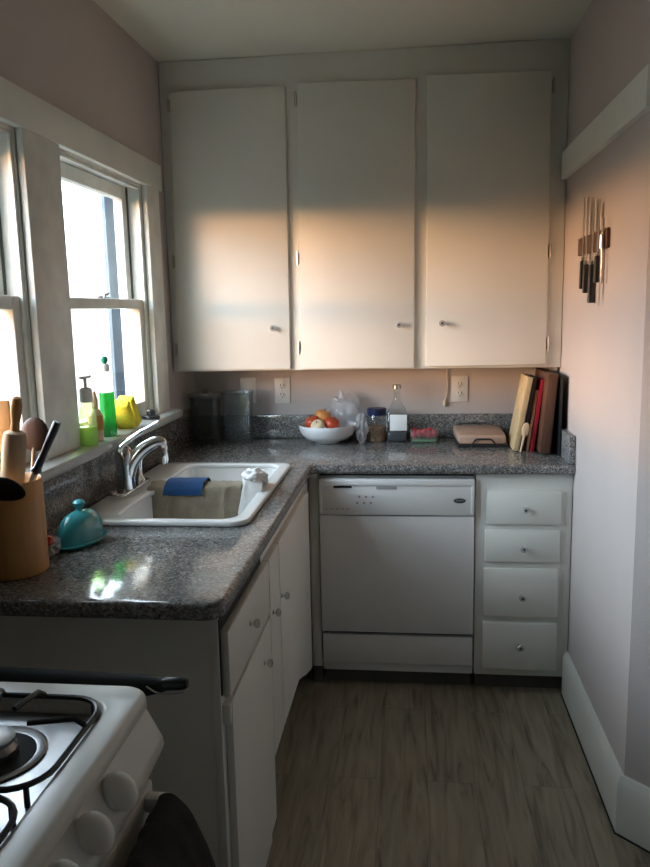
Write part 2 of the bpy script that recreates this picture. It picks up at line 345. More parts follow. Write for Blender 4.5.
MB().prism([(-.048, -2.42, 1.067), (.055, -2.42, 1.067), (.066, -2.42, 1.074), (.070, -2.42, 1.088), (.066, -2.42, 1.100), (.056, -2.42, 1.105), (-.048, -2.42, 1.105)], (0, 2.0, 0)).build('trim_7', 'sill', kind='structure')

def window(n, y0, y1):
    t = thing('window_%d' % n, (0, (y0+y1)/2, 1.105), 'white painted sash window over the granite counter' if n == 1 else 'white painted sash window cut off by the left edge', 'window', kind='structure')
    e = .001
    MB().box(-WT, -.001, y1-.012, y1-e, 1.106, ZO1-e).box(-WT, -.001, y0+e, y0+.012, 1.106, ZO1-e).box(-WT, -.001, y0+.012, y1-.012, ZO1-.012, ZO1-e).box(-WT, -.049, y0+.012, y1-.012, 1.092, 1.106).build('frame', 'oldtrim', t)
    st = MB()
    for yy in (y0+.012, y1-.024): st.box(-.012, -.002, yy, yy+.012, 1.106, ZO1-.013, .002)
    st.box(-.012, -.002, y0+.024, y1-.024, ZO1-.025, ZO1-.013, .002); st.build('stop_bead', 'oldtrim', t)
    gr = MB()
    for yy in (y0+.013, y1-.018): gr.box(-.056, -.050, yy, yy+.005, 1.55, ZO1-.014)
    gr.build('sash_channel', 'cavity', t)
    for nm, x0, z0, z1, rb, rt_ in (('lower_sash', -.046, 1.108, 1.546, .055, .034), ('upper_sash', -.090, 1.512, 1.958, .034, .048)):
        a, b = y0+.014, y1-.014; s = .046; x1 = x0+.034
        sh = MB().box(x0, x1, a, a+s, z0, z1, .003).box(x0, x1, b-s, b, z0, z1, .003).box(x0, x1, a+s, b-s, z0, z0+rb, .003).box(x0, x1, a+s, b-s, z1-rt_, z1, .003).build(nm, 'oldtrim', t)
        MB().box(x0+.014, x0+.018, a+s-.004, b-s+.004, z0+rb-.004, z1-rt_+.004).build('pane', 'glass', sh)
        if nm == 'lower_sash':
            ym = (a+b)/2+.02
            MB().box(x0+.006, x0+.028, ym-.022, ym+.022, z1, z1+.004, .001).tube([(x0+.017, ym, z1+.003), (x0+.017, ym, z1+.012), (x0+.017, ym+.03, z1+.018)], .0045).box(x0+.01, x0+.024, ym-.05, ym-.035, z1, z1+.009, .002).build('sash_lock', 'badge', sh)
    MB().lathe([(.0001, -.0012), (.011, -.0012), (.011, 0), (.0001, 0)], (-.062, y1-.0121, 1.862), 16, 'Y', sx=.62, sy=1.7).build('sash_pulley', 'dark', t)
window(1, *OPEN[0]); window(2, *OPEN[1])
MB().box(-1.225, -1.20, 2.07, 2.80, -.06, 3.9).build('outdoor_post', 'outside', kind='structure')  # tall free-standing post outside the window, no ground under it
# unseen wall and eaves, added to keep daylight off the post outside
MB().box(-WT, .1, .101, 6.5, -.06, 3.2).box(-.55, .1, .101, 6.5, 3.2, 3.3).build('shade_wall', 'outside', kind='structure')

# ------------------------------------------------------------------ upper cabinets
def quad_panel(corners, y0, y1, b=.003):
    tl, tr, br, bl = corners
    return MB().hexa([(bl[0], y0, bl[1]), (br[0], y0, br[1]), (br[0], y1, br[1]), (bl[0], y1, bl[1]), (tl[0], y0, tl[1]), (tr[0], y0, tr[1]), (tr[0], y1, tr[1]), (tl[0], y1, tl[1])], b)
UY = -.302
t = thing('upper_cabinet', (.8, -.15, 1.25), 'tall white built-in wall cabinet with three flat doors, reaching the ceiling', 'cabinet')
MB().box(.002, W-.002, UY, -.002, 1.247, H-.002, .002).build('body', 'white', t)
def hinge(parent, x, z, y=-.309, side=1):
    MB().box(x-.004, x+.004, y-.006, y+.0065, z-.022, z+.022, .0015).lathe([(.0045, -.028), (.0045, .028)], (x+.002*side, y-.010, z), 8).build('hinge', 'brass', parent)
doors = [(((.050, 2.359), (.513, 2.361), (.504, 1.254), (.028, 1.255)), (.441, 1.423), 'L'),
         (((.562, 2.365), (1.020, 2.359), (1.012, 1.252), (.549, 1.253)), (.952, 1.426), 'L'),
         (((1.066, 2.368), (1.530, 2.361), (1.533, 1.259), (1.060, 1.257)), (1.124, 1.430), 'R')]
for c, k, s in doors:
    d = quad_panel(c, -.3225, UY-.0004).build('door', 'white', t)
    knob(d, (k[0], -.3225, k[1]), '-Y')
    for z in (2.31, 1.70, 1.34):
        f = (z-1.255)/1.105; xl = c[3][0]+(c[0][0]-c[3][0])*f-.007; xr = c[2][0]+(c[1][0]-c[2][0])*f+.007
        hinge(d, xl if s == 'L' else xr, z, side=-1 if s == 'L' else 1)
MB().box(1.565, 1.585, -.28, -.26, 1.228, 1.2465, .002).build('bracket', 'brass', t)

# ------------------------------------------------------------------ counter and splashes
XL, YE = .6247, -2.037
o = .012
out = [(.002+o, -.002-o), (.002+o, YE+o)]
for i in range(8):
    a = -PI/2+PI/2*i/7; out.append((XL-.045+(.045-o)*math.cos(a), YE+.045+(.045-o)*math.sin(a)))
out += [(XL-o, -.635-.02), (XL-o+.006, -.635-.002), (XL-o+.022, -.635+o), (W-.002-o, -.635+o), (W-.002-o, -.002-o)]
hole = rr(.085-o, .535+o, -1.47-o, -.695+o, .05)
MB().plan([out, hole], .877, .915, o).build('countertop', 'granite', label='grey speckled granite countertop running round the corner of the room', cat='countertop')
MB().box(.0015, .022, YE+.005, -.0225, .9155, 1.0665, .002).build('splashback', 'granite', label='grey granite upstand under the window sill', cat='splashback')
MB().box(.0015, W-.0235, -.022, -.0015, .9155, 1.020, .002).build('splashback', 'granite', label='long low grey granite upstand along the back wall under the outlets', cat='splashback')
MB().box(W-.0225, W-.0015, -.628, -.0015, .9155, 1.020, .002).build('splashback', 'granite', label='short grey granite upstand at the right wall end of the counter', cat='splashback')

# ------------------------------------------------------------------ sink base (left run)
t = thing('base_cabinet', (.3, -1.35, 0), 'white base cabinet under the sink with a cut-out toe space', 'cabinet')
ZT = .875
fy = [(-2.004, 0), (-2.004, ZT), (-.62, ZT), (-.62, .09), (-.775, .135), (-1.08, .262), (-1.520, .262), (-1.520, 0)]
bd = MB().prism([(.585, y, z) for y, z in fy], (.02, 0, 0), .0015)
bd.box(.003, .585, -2.004, -1.985, 0, ZT-.0005).box(.45, .465, -1.985, -.645, 0, .60).box(.003, .585, -.64, -.62, .14, ZT-.0005)
bd.build('body', 'white', t)
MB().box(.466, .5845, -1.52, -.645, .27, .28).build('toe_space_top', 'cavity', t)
FX0, FX1 = .6054, .6235
def front(nm, y0, y1, z0, z1, k):
    d = MB().box(FX0, FX1, y0, y1, z0, z1, .003).build(nm, 'white', t); knob(d, (FX1, k[0], k[1]), 'X', .8); return d
front('drawer', -1.990, -1.535, .692, .838, (-1.785, .770))
front('door', -1.980, -1.535, .088, .678, (-1.640, .600))
front('door', -1.525, -1.378, .268, .838, (-1.500, .680))
d = MB().prism([(FX0, y, z) for y, z in ((-1.368, .268), (-1.368, .838), (-.735, .838), (-.735, .145), (-.80, .165), (-1.07, .268))], (.018, 0, 0), .003).build('door', 'white', t)
knob(d, (FX1, -1.355, .672), 'X', .8)
MB().box(FX0, .607, -1.995, -1.56, .8395, .868).box(FX0, .607, -2.001, -1.991, .70, .868).build('shadow_gap', 'dark', t)
for z in (.655, .20): MB().box(FX0, .622, -1.996, -1.981, z-.022, z+.022, .002).build('hinge', 'white', t)

# ------------------------------------------------------------------ filler, dishwasher, drawers (back run)
YF = -.600
t = thing('filler_panel', (.625, -.3, 0), 'narrow white filler strip between the sink cabinet and the dishwasher', 'panel')
MB().box(.607, .6435, YF, -.02, .085, .8765, .002).build('strip', 'white', t)
MB().box(.607, .6435, YF+.03, -.02, .0, .0848).build('toe_board', 'cavity', t)
t = thing('dishwasher', (.94, -.3, 0), 'white front-loading dishwasher under the granite counter', 'dishwasher')
MB().box(.647, 1.237, -.585, -.03, .068, .862).box(.66, 1.22, -.50, -.10, .001, .068).build('body', 'app', t)
MB().box(.650, 1.234, -.578, -.5855, .8625, .874).build('top_gap', 'dark', t)
cp = MB().box(.648, 1.236, -.622, -.5855, .716, .858, .004).build('control_panel', 'app', t)
fm = MB().box(.652, 1.232, -.6265, -.6225, .832, .855, .0015).box(.652, .662, -.6265, -.6225, .724, .832, .0015).box(1.222, 1.232, -.6265, -.6225, .724, .832, .0015)
fm.build('panel_rim', 'app', cp)
MB().box(.705, .775, -.6238, -.6222, .822, .8305).build('vent_slot', 'dark', cp)
MB().box(.868, .945, -.6245, -.6222, .818, .829, .001).build('latch', 'grey', cp)
for i in range(3):
    for j in range(2): MB().lathe([(.0048, -.6222), (.0048, -.6240), (.003, -.6245)], (.795+i*.026+(.008 if j else 0), 0, .764+j*.024), 10, 'Y').build('button', 'grey', cp)
bg_ = MB().lathe([(.0225, -.6222), (.0225, -.6245), (.020, -.6252)], (1.180, 0, .775), 24, 'Y', sy=.42).build('brand_badge', 'badge', cp)
MB().tube([(1.165, -.6256, .774), (1.172, -.6256, .778), (1.179, -.6256, .773), (1.187, -.6256, .777), (1.195, -.6256, .775)], .0012, 6).build('badge_script', 'grey', bg_)
for i in range(5): MB().box(.672+i*.020, .684+i*.020, -.6228, -.6221, .738, .741).build('printed_mark', 'grey', cp)
MB().box(.648, 1.236, -.616, -.5855, .240, .712, .004).build('door_panel', 'app', t)
MB().box(.650, 1.234, -.607, -.5855, .108, .226, .004).build('access_panel', 'app', t)
MB().box(.652, 1.232, -.594, -.5855, .070, .106, .002).build('toe_strip', 'app', t)
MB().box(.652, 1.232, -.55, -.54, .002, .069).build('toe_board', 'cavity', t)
MB().box(.652, 1.232, -.590, -.5855, .227, .239).build('shadow_gap', 'dark', t)

t = thing('drawer_cabinet', (1.42, -.3, 0), 'white base cabinet of four drawers beside the dishwasher', 'cabinet')
MB().box(1.241, W-.0015, YF, -.02, .072, .8765, .002).build('body', 'white', t)
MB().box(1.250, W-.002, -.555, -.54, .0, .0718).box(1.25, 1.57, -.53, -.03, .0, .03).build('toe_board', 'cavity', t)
for (a, b, c_, e), k in (((1.281, 1.553, .684, .815), (1.421, .745)), ((1.277, 1.551, .537, .660), (1.417, .594)), ((1.273, 1.549, .319, .510), (1.416, .403)), ((1.272, 1.549, .104, .295), (1.412, .203))):
    d = MB().box(a, b, -.6185, YF-.0004, c_, e, .003).build('drawer', 'white', t); knob(d, (k[0], -.6185, k[1]), '-Y')

# ------------------------------------------------------------------ sink and faucet
t = thing('sink', (.3, -1.08, .915), 'white enamel double-bowl drop-in sink in the granite counter', 'sink')
B1, B2 = (.165, .525, -1.052, -.700), (.165, .525, -1.462, -1.112)
sk = MB().plan([rr(.058, .552, -1.483, -.678, .045), rr(*B1, .055), rr(*B2, .055)], .9155, .931, .006)
for bx in (B1, B2):
    rings = []
    for ins, z, r in ((-.003, .925, .058), (.004, .905, .052), (.016, .78, .05), (.03, .755, .045), (.06, .745, .03)):
        rings.append([(x, y, z) for x, y in rr(bx[0]+ins, bx[1]-ins, bx[2]+ins, bx[3]-ins, r)])
    sk.rings(rings, cap0=False, cap1=True)
    rings = [[(x, y, z) for x, y in rr(bx[0]-.010+q, bx[1]+.010-q, bx[2]-.010+q, bx[3]+.010-q, .06)] for q, z in ((0, .914), (.012, .775), (.06, .735))]
    sk.rings(rings, cap0=False, cap1=True)
sk.build('basin', 'enamel', t, ang=50)
for bx in (B1, B2): MB().lathe([(.04, .7455), (.04, .748), (.03, .7475), (.012, .746)], ((bx[0]+bx[1])/2, (bx[2]+bx[3])/2, 0), 24).build('drain', 'chrome', t)

t = thing('faucet', (.11, -1.12, .931), 'chrome single-lever kitchen faucet with side sprayer behind the sink', 'faucet')
ZB = .9315
MB().plan([rr(.066, .122, -1.235, -.995, .027)], ZB, ZB+.012, .005).build('base_plate', 'chrome', t)
MB().lathe([(.032, ZB+.011), (.030, ZB+.03), (.028, 1.015), (.029, 1.045), (.028, 1.060), (.020, 1.076), (.004, 1.081)], (.094, -1.15, 0), 24).build('body', 'chrome', t)
sp = curve_pts([(.100, -1.15, .985), (.118, -1.145, 1.030), (.150, -1.135, 1.066), (.185, -1.122, 1.086), (.206, -1.115, 1.086), (.211, -1.113, 1.070)], 6)
so = MB().tube(sp, [.025-.011*i/len(sp) for i in range(len(sp))], 14).build('spout', 'chrome', t, ang=60)
MB().lathe([(.0125, 1.076), (.0145, 1.066), (.0145, 1.026), (.0105, 1.014)], (.211, -1.113, 0), 16).build('aerator', 'chrome', so)
MB().tube(curve_pts([(.078, -1.16, 1.066), (.096, -1.152, 1.086), (.140, -1.14, 1.118), (.202, -1.12, 1.152)], 6), [.021]*5+[.019]*4+[.015]*5+[.010]*5, 12, sx=.5).build('lever', 'chrome', t, ang=60)
MB().lathe([(.020, ZB+.011), (.015, ZB+.022), (.010, ZB+.03), (.009, ZB+.06), (.013, ZB+.085), (.011, ZB+.10), (.006, ZB+.105)], (.098, -1.035, 0), 16).build('sprayer', 'chrome', t)

# ------------------------------------------------------------------ cloths in the sink
def drape(x0, x1, path, th, wr=.006, seed=0, fr=14, axis='X', taper=0):
    P = curve_pts([(0, a, b) for a, b in path], 6); n = len(P)-1
    def fn(u, v):
        p = P[round(v*n)]; k = noise.noise(Vector((u*fr*(abs(x1-x0)/.3), v*2.2, seed)))*wr; k2 = noise.noise(Vector((u*3+9, v*5, seed)))*wr
        xx = x0+(x1-x0)*u+(k2*1.2)+taper*v*(u-.5); hang = min(1, abs(v-.5)*3)
        return Vector((xx, p.y+k*hang, p.z+abs(k)*.5)) if axis == 'X' else Vector((p.y+k*hang, xx, p.z+abs(k)*.5))
    return MB().sheet(fn, max(7, int(abs(x1-x0)/.011)), n, th)
drape(.158, .462, [(-1.158, .790), (-1.148, .87), (-1.132, .930), (-1.11, .944), (-1.082, .948), (-1.055, .944), (-1.034, .925), (-1.02, .85), (-1.01, .80)], .006, .015, 1, 20).build('dish_towel', 'taupe', label='taupe towel draped over the divider of the sink', cat='towel', ang=70)
drape(.214, .340, [(-1.156, .922), (-1.143, .940), (-1.115, .955), (-1.082, .959), (-1.05, .955), (-1.030, .937), (-1.02, .905)], .004, .003, 3).build('dish_cloth', 'blue', label='blue cloth lying on the taupe towel in the sink', cat='cloth', ang=70)
wc = drape(.466, .528, [(-1.172, .80), (-1.162, .88), (-1.142, .945), (-1.11, .966), (-1.082, .972), (-1.05, .964), (-1.028, .950), (-1.012, .93)], .006, .012, 5, 34)
wc.blob((.497, -1.095, .974), (.034, .050, .020), 4, .35, 2.4, 6).blob((.512, -1.05, .957), (.022, .032, .019), 4, .35, 2.4, 9)
wc.build('dish_cloth', 'whitecloth', label='white cloth bunched over the right end of the sink divider', cat='cloth', ang=70)

# ------------------------------------------------------------------ window sill things
SZ = 1.1055
t = thing('soap_dispenser', (.036, -1.275, SZ), 'clear pump bottle with lime green soap, leftmost on the window sill', 'bottle')
MB().lathe([(.026, SZ), (.028, SZ+.004), (.028, SZ+.04), (.027, SZ+.056)], (.036, -1.275, 0), 20, sx=.9).build('soap', 'limeliq', t)
MB().lathe([(.0285, SZ), (.029, SZ+.062), (.0265, SZ+.095), (.019, SZ+.124), (.016, SZ+.134)], (.036, -1.275, 0), 20, sx=.9).build('bottle', 'pgreen', t)
MB().lathe([(.0175, SZ+.130), (.0185, SZ+.134), (.0185, SZ+.168), (.012, SZ+.175)], (.036, -1.275, 0), 16).build('collar', 'greycap', t)
MB().lathe([(.005, SZ+.172), (.005, SZ+.203)], (.036, -1.275, 0), 10).box(.028, .044, -1.300, -1.245, SZ+.200, SZ+.209, .003).build('pump', 'greycap', t)
t = thing('lotion_bottle', (.028, -1.198, SZ), 'small tan bottle with an orange label between the two soap bottles', 'bottle')
MB().lathe([(.020, SZ), (.022, SZ+.004), (.022, SZ+.078), (.014, SZ+.095), (.009, SZ+.10)], (.028, -1.198, 0), 18).build('bottle', 'tanliq', t)
MB().lathe([(.0225, SZ+.034), (.0225, SZ+.08)], (.0278, -1.1985, 0), 18, cap0=False, cap1=False).build('label', 'orangelab', t)
MB().lathe([(.010, SZ+.10), (.011, SZ+.128), (.007, SZ+.14), (.004, SZ+.155)], (.028, -1.198, 0), 12).build('cap', 'palewood', t)
t = thing('dish_soap_bottle', (.03, -1.105, SZ), 'clear dish soap bottle half full of bright green liquid on the sill', 'bottle')
MB().lathe([(.030, SZ), (.034, SZ+.005), (.033, SZ+.06), (.031, SZ+.142)], (.03, -1.105, 0), 24, sx=.72).build('soap', 'greenliq', t)
MB().lathe([(.0308, SZ), (.0348, SZ+.005), (.0338, SZ+.06), (.0318, SZ+.146), (.029, SZ+.175), (.018, SZ+.20), (.0125, SZ+.212)], (.03, -1.105, 0), 24, sx=.72).build('bottle', 'clearbottle', t)
MB().lathe([(.013, SZ+.208), (.014, SZ+.211), (.014, SZ+.228), (.010, SZ+.232)], (.03, -1.105, 0), 16).build('collar', 'greycap', t)
MB().lathe([(.006, SZ+.231), (.007, SZ+.235), (.011, SZ+.240), (.011, SZ+.250), (.006, SZ+.256)], (.03, -1.105, 0), 14).build('cap', 'greencap', t)
def sponge(c, lean, yaw, label):
    mt = Matrix.Translation(c) @ Matrix.Rotation(yaw, 4, 'Z') @ Matrix.Rotation(lean, 4, 'X')
    MB().box(-.028, .028, -.018, .018, 0, .112, .006).build('sponge', 'yellow', label=label, cat='sponge', group='yellow sponges on the sill', xf=mt)
sponge((.030, -.945, SZ+.0065), math.radians(38), math.radians(6), 'yellow sponge leaning beside the green dish soap bottle')
sponge((.030, -.885, SZ+.0065), math.radians(30), math.radians(-4), 'yellow sponge propped behind the other, farther from the soap bottle')
t = thing('sink_stopper', (.04, -.715, SZ), 'black rubber sink stopper at the far end of the window sill', 'stopper')
MB().lathe([(.032, SZ), (.034, SZ+.004), (.032, SZ+.010), (.018, SZ+.014)], (.036, -.715, 0), 24).build('plug', 'blackp', t)
MB().lathe([(.017, SZ+.012), (.015, SZ+.03), (.010, SZ+.034), (.002, SZ+.034)], (.036, -.715, 0), 18).build('grip', 'blackp', t)

# ------------------------------------------------------------------ peninsula: crock of utensils, butter dish, packet
CZ = .9157
CX, CY = .0975, -1.862
t = thing('utensil_crock', (CX, CY, CZ), 'round bamboo utensil holder by the left edge of the counter', 'utensil holder')
MB().lathe([(.070, CZ), (.0735, CZ+.004), (.0735, CZ+.212), (.071, CZ+.216), (.068, CZ+.212), (.068, CZ+.012), (.001, CZ+.010)], (CX, CY, 0), 40, cap1=False).build('crock', 'bamboo', t)
def lean(base, top):
    """matrix putting local +Z along base->top, at base"""
    a = Vector(base); d = (Vector(top)-a); q = Vector((0, 0, 1)).rotation_difference(d.normalized())
    return Matrix.Translation(a) @ q.to_matrix().to_4x4(), d.length
CB = CZ+.0125
t = thing('rolling_pin', (CX, CY, CB), 'pale wooden rolling pin standing handle-up in the bamboo holder', 'rolling pin')
mt, L = lean((.085, -1.872, CB+.002), (.141, -1.872, 1.320))
MB().lathe([(.014, .04), (.024, .045), (.0255, .06), (.0255, .295), (.023, .312), (.0135, .317)], (0, 0, 0), 24).build('roller', 'palewood', t, xf=mt)
MB().lathe([(.010, .314), (.0095, .335), (.0125, .36), (.0130, L-.02), (.010, L-.004), (.004, L)], (0, 0, 0), 18).build('handle', 'orangewood', t, xf=mt)
MB().lathe([(.004, 0), (.010, .004), (.012, .02), (.010, .042)], (0, 0, 0), 18).build('handle', 'orangewood', t, xf=mt)
t = thing('wooden_spoon', (CX, CY, CB), 'round-headed brown wooden spoon behind the rolling pin', 'spoon')
mt, L = lean((.112, -1.827, CB+.002), (.150, -1.812, 1.27))
MB().tube([(0, 0, 0), (0, 0, .15), (0, 0, .27)], [.006, .0055, .005], 10).build('handle', 'palewood', t, xf=mt)
MB().blob((0, 0, .298), (.034, .0075, .040), 3).build('bowl', 'darkwood', t, xf=mt)
t = thing('spatula', (CX, CY, CB), 'black-handled utensil tilting right out of the bamboo holder', 'utensil')
mt, L = lean((.050, -1.850, CB+.012), (.212, -1.835, 1.258))
MB().box(-.007, .007, -.001, .001, 0, .235, .0005).build('shank', 'steelblade', t, xf=mt)
MB().tube([(0, 0, .225), (0, 0, .232), (0, 0, .240), (0, 0, .28), (0, 0, L-.015), (0, 0, L)], [.008, .016, .0115, .0105, .0125, .011], 12, sx=.75).build('handle', 'blackp', t, xf=mt)
t = thing('wooden_spoon', (CX, CY, CB), 'orange wooden paddle at the left edge of the photo, in the bamboo holder', 'spoon')
mt, L = lean((.070, -1.822, CB+.002), (.066, -1.812, 1.30))
MB().tube([(0, 0, 0), (0, 0, .27)], .006, 10).build('handle', 'orangewood', t, xf=mt)
MB().box(-.024, .024, -.004, .004, .255, L+.005, .0035).build('paddle', 'orangewood', t, xf=mt)
t = thing('ladle', (CX, CY, CB), 'black slotted spoon with a wide head drooping over the front rim of the bamboo holder', 'ladle')
mt, L = lean((.052, -1.885, CB+.006), (.098, -1.925, 1.148))
MB().tube([(0, 0, 0), (0, 0, .18)], .005, 10).build('handle', 'blackp', t, xf=mt)
mt2 = Matrix.Translation((.138, -1.952, 1.134)) @ Matrix.Rotation(math.radians(-58), 4, 'X')
MB().blob((0, 0, 0), (.052, .036, .010), 3, fn=lambda p, d: Vector((p.x, p.y, p.z-.18*(p.x**2+p.y**2)/.045))).build('bowl', 'blackp', t, xf=mt2)

BX, BY = .162, -1.650
mt = Matrix.Translation((BX, BY, CZ)) @ Matrix.Rotation(math.radians(74), 4, 'Z')
t = thing('butter_dish', (BX, BY, CZ), 'teal ceramic butter dish with a knobbed dome lid', 'butter dish')
MB().lathe([(.062, 0), (.072, .003), (.087, .010), (.089, .013), (.085, .014), (.072, .008), (.001, .007)], (0, 0, 0), 40, sy=.56, cap1=False).build('plate', 'teal', t, xf=mt)
ld = MB().lathe([(.074, .0125), (.0745, .022), (.072, .044), (.063, .066), (.046, .080), (.023, .087), (.006, .088)], (0, 0, 0), 40, sy=.53).build('lid', 'teal', t, xf=mt)
MB().lathe([(.010, .085), (.008, .093), (.014, .102), (.0155, .108), (.011, .114), (.003, .117)], (0, 0, 0), 20).build('lid_knob', 'teal', ld, xf=mt)
t = thing('snack_packet', (.118, -1.70, CZ), 'small clear packet with a red tip tucked between the holder and the butter dish', 'packet')
MB().blob((.126, -1.752, CZ+.0235), (.026, .034, .023), 3, .35, 4, 2).build('packet', 'film', t)
MB().lathe([(.008, 0), (.012, .004), (.012, .013), (.007, .016), (.006, .009)], (0, 0, 0), 16).build('cap', 'pinkcap', t, xf=Matrix.Translation((.139, -1.768, CZ+.040)) @ Matrix.Rotation(math.radians(48), 4, 'X'))

# ------------------------------------------------------------------ back counter things
def pitcher(c, h, r0, r1, label, lid=False):
    t = thing('plastic_pitcher', c, label, 'pitcher', 'clear plastic pitchers in the corner')
    x, y, z = c; ro = [[(x+a, y+b, z+q) for a, b in rr(-r, r, -r*.8, r*.8, r*.35)] for r, q in ((r0-.004, 0), (r0, .004), (r1, h), (r1-.002, h+.001), (r1-.003, h-.002), (r0-.003, .008), (r0-.03, .006))]
    MB().rings(ro).build('jug', 'pitcher', t)
    MB().rings([[(x+a, y+b, z+q) for a, b in rr(-r, r, -r*.8, r*.8, r*.35)] for r, q in ((r1, h-.010), (r1+.003, h-.009), (r1+.003, h+.0012), (r1, h+.0015))], cap0=False, cap1=False).build('rim', 'pitcher', t)
    return t
pitcher((.232, -.125, CZ), .226, .057, .064, 'smoky clear plastic pitcher standing in front of the light switch')
t = pitcher((.096, -.165, CZ), .205, .058, .062, 'smoky clear plastic pitcher with a lid, deepest in the corner')
MB().plan([[(.096+a, -.165+b) for a, b in rr(-.066, .066, -.054, .054, .022)]], CZ+.208, CZ+.226, .005).build('lid', 'pitcher', t)
MB().lathe([(.014, CZ+.2255), (.016, CZ+.238), (.010, CZ+.243)], (.096, -.165, 0), 16).build('lid_knob', 'pitcher', t)

BX, BY = .634, -.150
t = thing('fruit_bowl', (BX, BY, CZ), 'white ribbed porcelain bowl of fruit on the back counter', 'bowl')
rib = lambda i, h: 1+(.018*math.cos(i*PI) if .015 < h-CZ < .066 else 0)
MB().lathe([(.050, CZ), (.053, CZ+.002), (.057, CZ+.008), (.090, CZ+.019), (.110, CZ+.038), (.120, CZ+.060), (.126, CZ+.079), (.1255, CZ+.082), (.123, CZ+.081), (.115, CZ+.060), (.104, CZ+.040), (.08, CZ+.024), (.001, CZ+.016)], (BX, BY, 0), 88, cap1=False, fl=rib).build('bowl', 'porc', t, ang=60)
def apple(c, r, m_, label, tilt=(0, 0)):
    mt = Matrix.Translation(c) @ Matrix.Rotation(tilt[0], 4, 'X') @ Matrix.Rotation(tilt[1], 4, 'Y')
    t = thing('apple', (c[0], c[1], c[2]-r), label, 'apple', 'fruit in the white bowl')
    pr = []
    for i in range(13):
        a = -PI/2+PI*i/12; rad = r*math.cos(a)*(1+.06*math.sin(a)); z = r*.9*math.sin(a)-(r*.22*max(0, 1-abs(a-PI/2)/.7) if a > 0 else -r*.1*max(0, 1-abs(a+PI/2)/.5))
        pr.append((max(rad, .0006), z))
    MB().lathe(pr, (0, 0, 0), 22).build('flesh', m_, t, xf=mt, ang=80)
    MB().tube([(0, 0, r*.62), (.001, 0, r*.85), (.004, 0, r*1.12)], .0018, 6).build('stem', 'stem', t, xf=mt)
apple((.570, -.163, CZ+.091), .033, 'redapple', 'deep red apple at the left side of the white bowl', (.3, -.4))
apple((.612, -.125, CZ+.112), .036, 'peach', 'yellow-orange apple on top in the middle of the white bowl', (.2, .3))
apple((.655, -.160, CZ+.083), .034, 'redapple', 'dark red apple at the front right of the white bowl, beside the bag', (.5, .4))
apple((.597, -.193, CZ+.078), .031, 'cream_fruit', 'pale yellow apple at the front left rim of the white bowl', (.7, -.2))
def bagfn(p, d):
    f = max(0, d.z); p = Vector((p.x*(1-.35*f)-.030*f*f, p.y, p.z)); return p
MB().blob((.718, -.085, CZ+.125), (.072, .032, .077), 5, .55, 1.9, 1, bagfn).build('plastic_bag', 'film', label='crumpled clear plastic bag rising behind the right of the bowl', cat='bag', group='plastic bags by the bowl', ang=120)
MB().blob((.785, -.165, CZ+.060), (.027, .034, .060), 5, .35, 2.2, 4).build('plastic_bag', 'film', label='clear plastic bag slumped on the counter between the bowl and the jar', cat='bag', group='plastic bags by the bowl', ang=120)

t = thing('food_jar', (.848, -.105, CZ), 'squat glass jar with a navy lid and brown contents', 'jar')
JX, JY = .849, -.110
MB().lathe([(.040, CZ), (.043, CZ+.004), (.043, CZ+.065), (.001, CZ+.067)], (JX, JY, 0), 28, cap1=False).build('contents', 'brownfood', t)
MB().lathe([(.041, CZ), (.0442, CZ+.004), (.0442, CZ+.098), (.040, CZ+.112), (.0385, CZ+.118)], (JX, JY, 0), 28, cap1=False).build('jar', 'bottle', t)
MB().lathe([(.0415, CZ+.116), (.0425, CZ+.118), (.0425, CZ+.143), (.039, CZ+.146)], (JX, JY, 0), 32).build('lid', 'bluelid', t)
t = thing('glass_bottle', (.937, -.11, CZ), 'clear square-shouldered glass bottle with a white label and long neck', 'bottle')
x, y = .938, -.112
MB().rings([[(x+a, y+b, CZ+q) for a, b in rr(-r, r, -r, r, min(r*.98, k))] for r, q, k in ((.040, 0, .012), (.043, .004, .012), (.043, .125, .014), (.038, .142, .02), (.026, .160, .025), (.017, .178, .0168), (.0145, .195, .0143), (.0145, .232, .0143))], cap1=False).build('bottle', 'bottle', t)
MB().box(x-.030, x+.0435, y-.0452, y-.0440, CZ+.052, CZ+.122, .0004).build('label', 'label', t)
MB().box(x-.0448, x-.0436, y-.03, y+.03, CZ+.045, CZ+.118, .0004).build('side_label', 'label', t)
MB().box(x-.040, x+.040, y-.040, y+.040, CZ+.004, CZ+.046, .008).build('dark_liquid', 'badge', t)
MB().lathe([(.0155, CZ+.228), (.019, CZ+.230), (.019, CZ+.246), (.016, CZ+.248)], (x, y, 0), 20).build('cap', 'steelblade', t)
t = thing('berry_box', (1.056, -.13, CZ), 'clear plastic clamshell of red strawberries on a green liner', 'berry box')
x, y = 1.056, -.135
MB().rings([[(x+a, y+b, CZ+q) for a, b in rr(-r, r, -r*.62, r*.62, .012)] for r, q in ((.055, 0), (.057, .003), (.063, .055), (.0625, .056), (.0615, .054), (.0555, .004), (.03, .003))]).build('box', 'shell', t)
MB().box(x-.052, x+.052, y-.031, y+.031, CZ+.0045, CZ+.0125, .003).build('liner', 'greenpad', t)
for i in range(10):
    cx, cy = x-.043+.0215*(i % 5), y-.014+.028*(i//5); zz = CZ+.032+.010*((i*7) % 3)/2
    b = MB().blob((cx, cy, zz), (.0135, .0135, .0185), 2, fn=lambda p, d: Vector((p.x*(1+.25*d.z), p.y*(1+.25*d.z), p.z)))
    b.build('strawberry', 'berry', label='red strawberry packed in the clear plastic clamshell', cat='strawberry', group='strawberries in the clamshell')

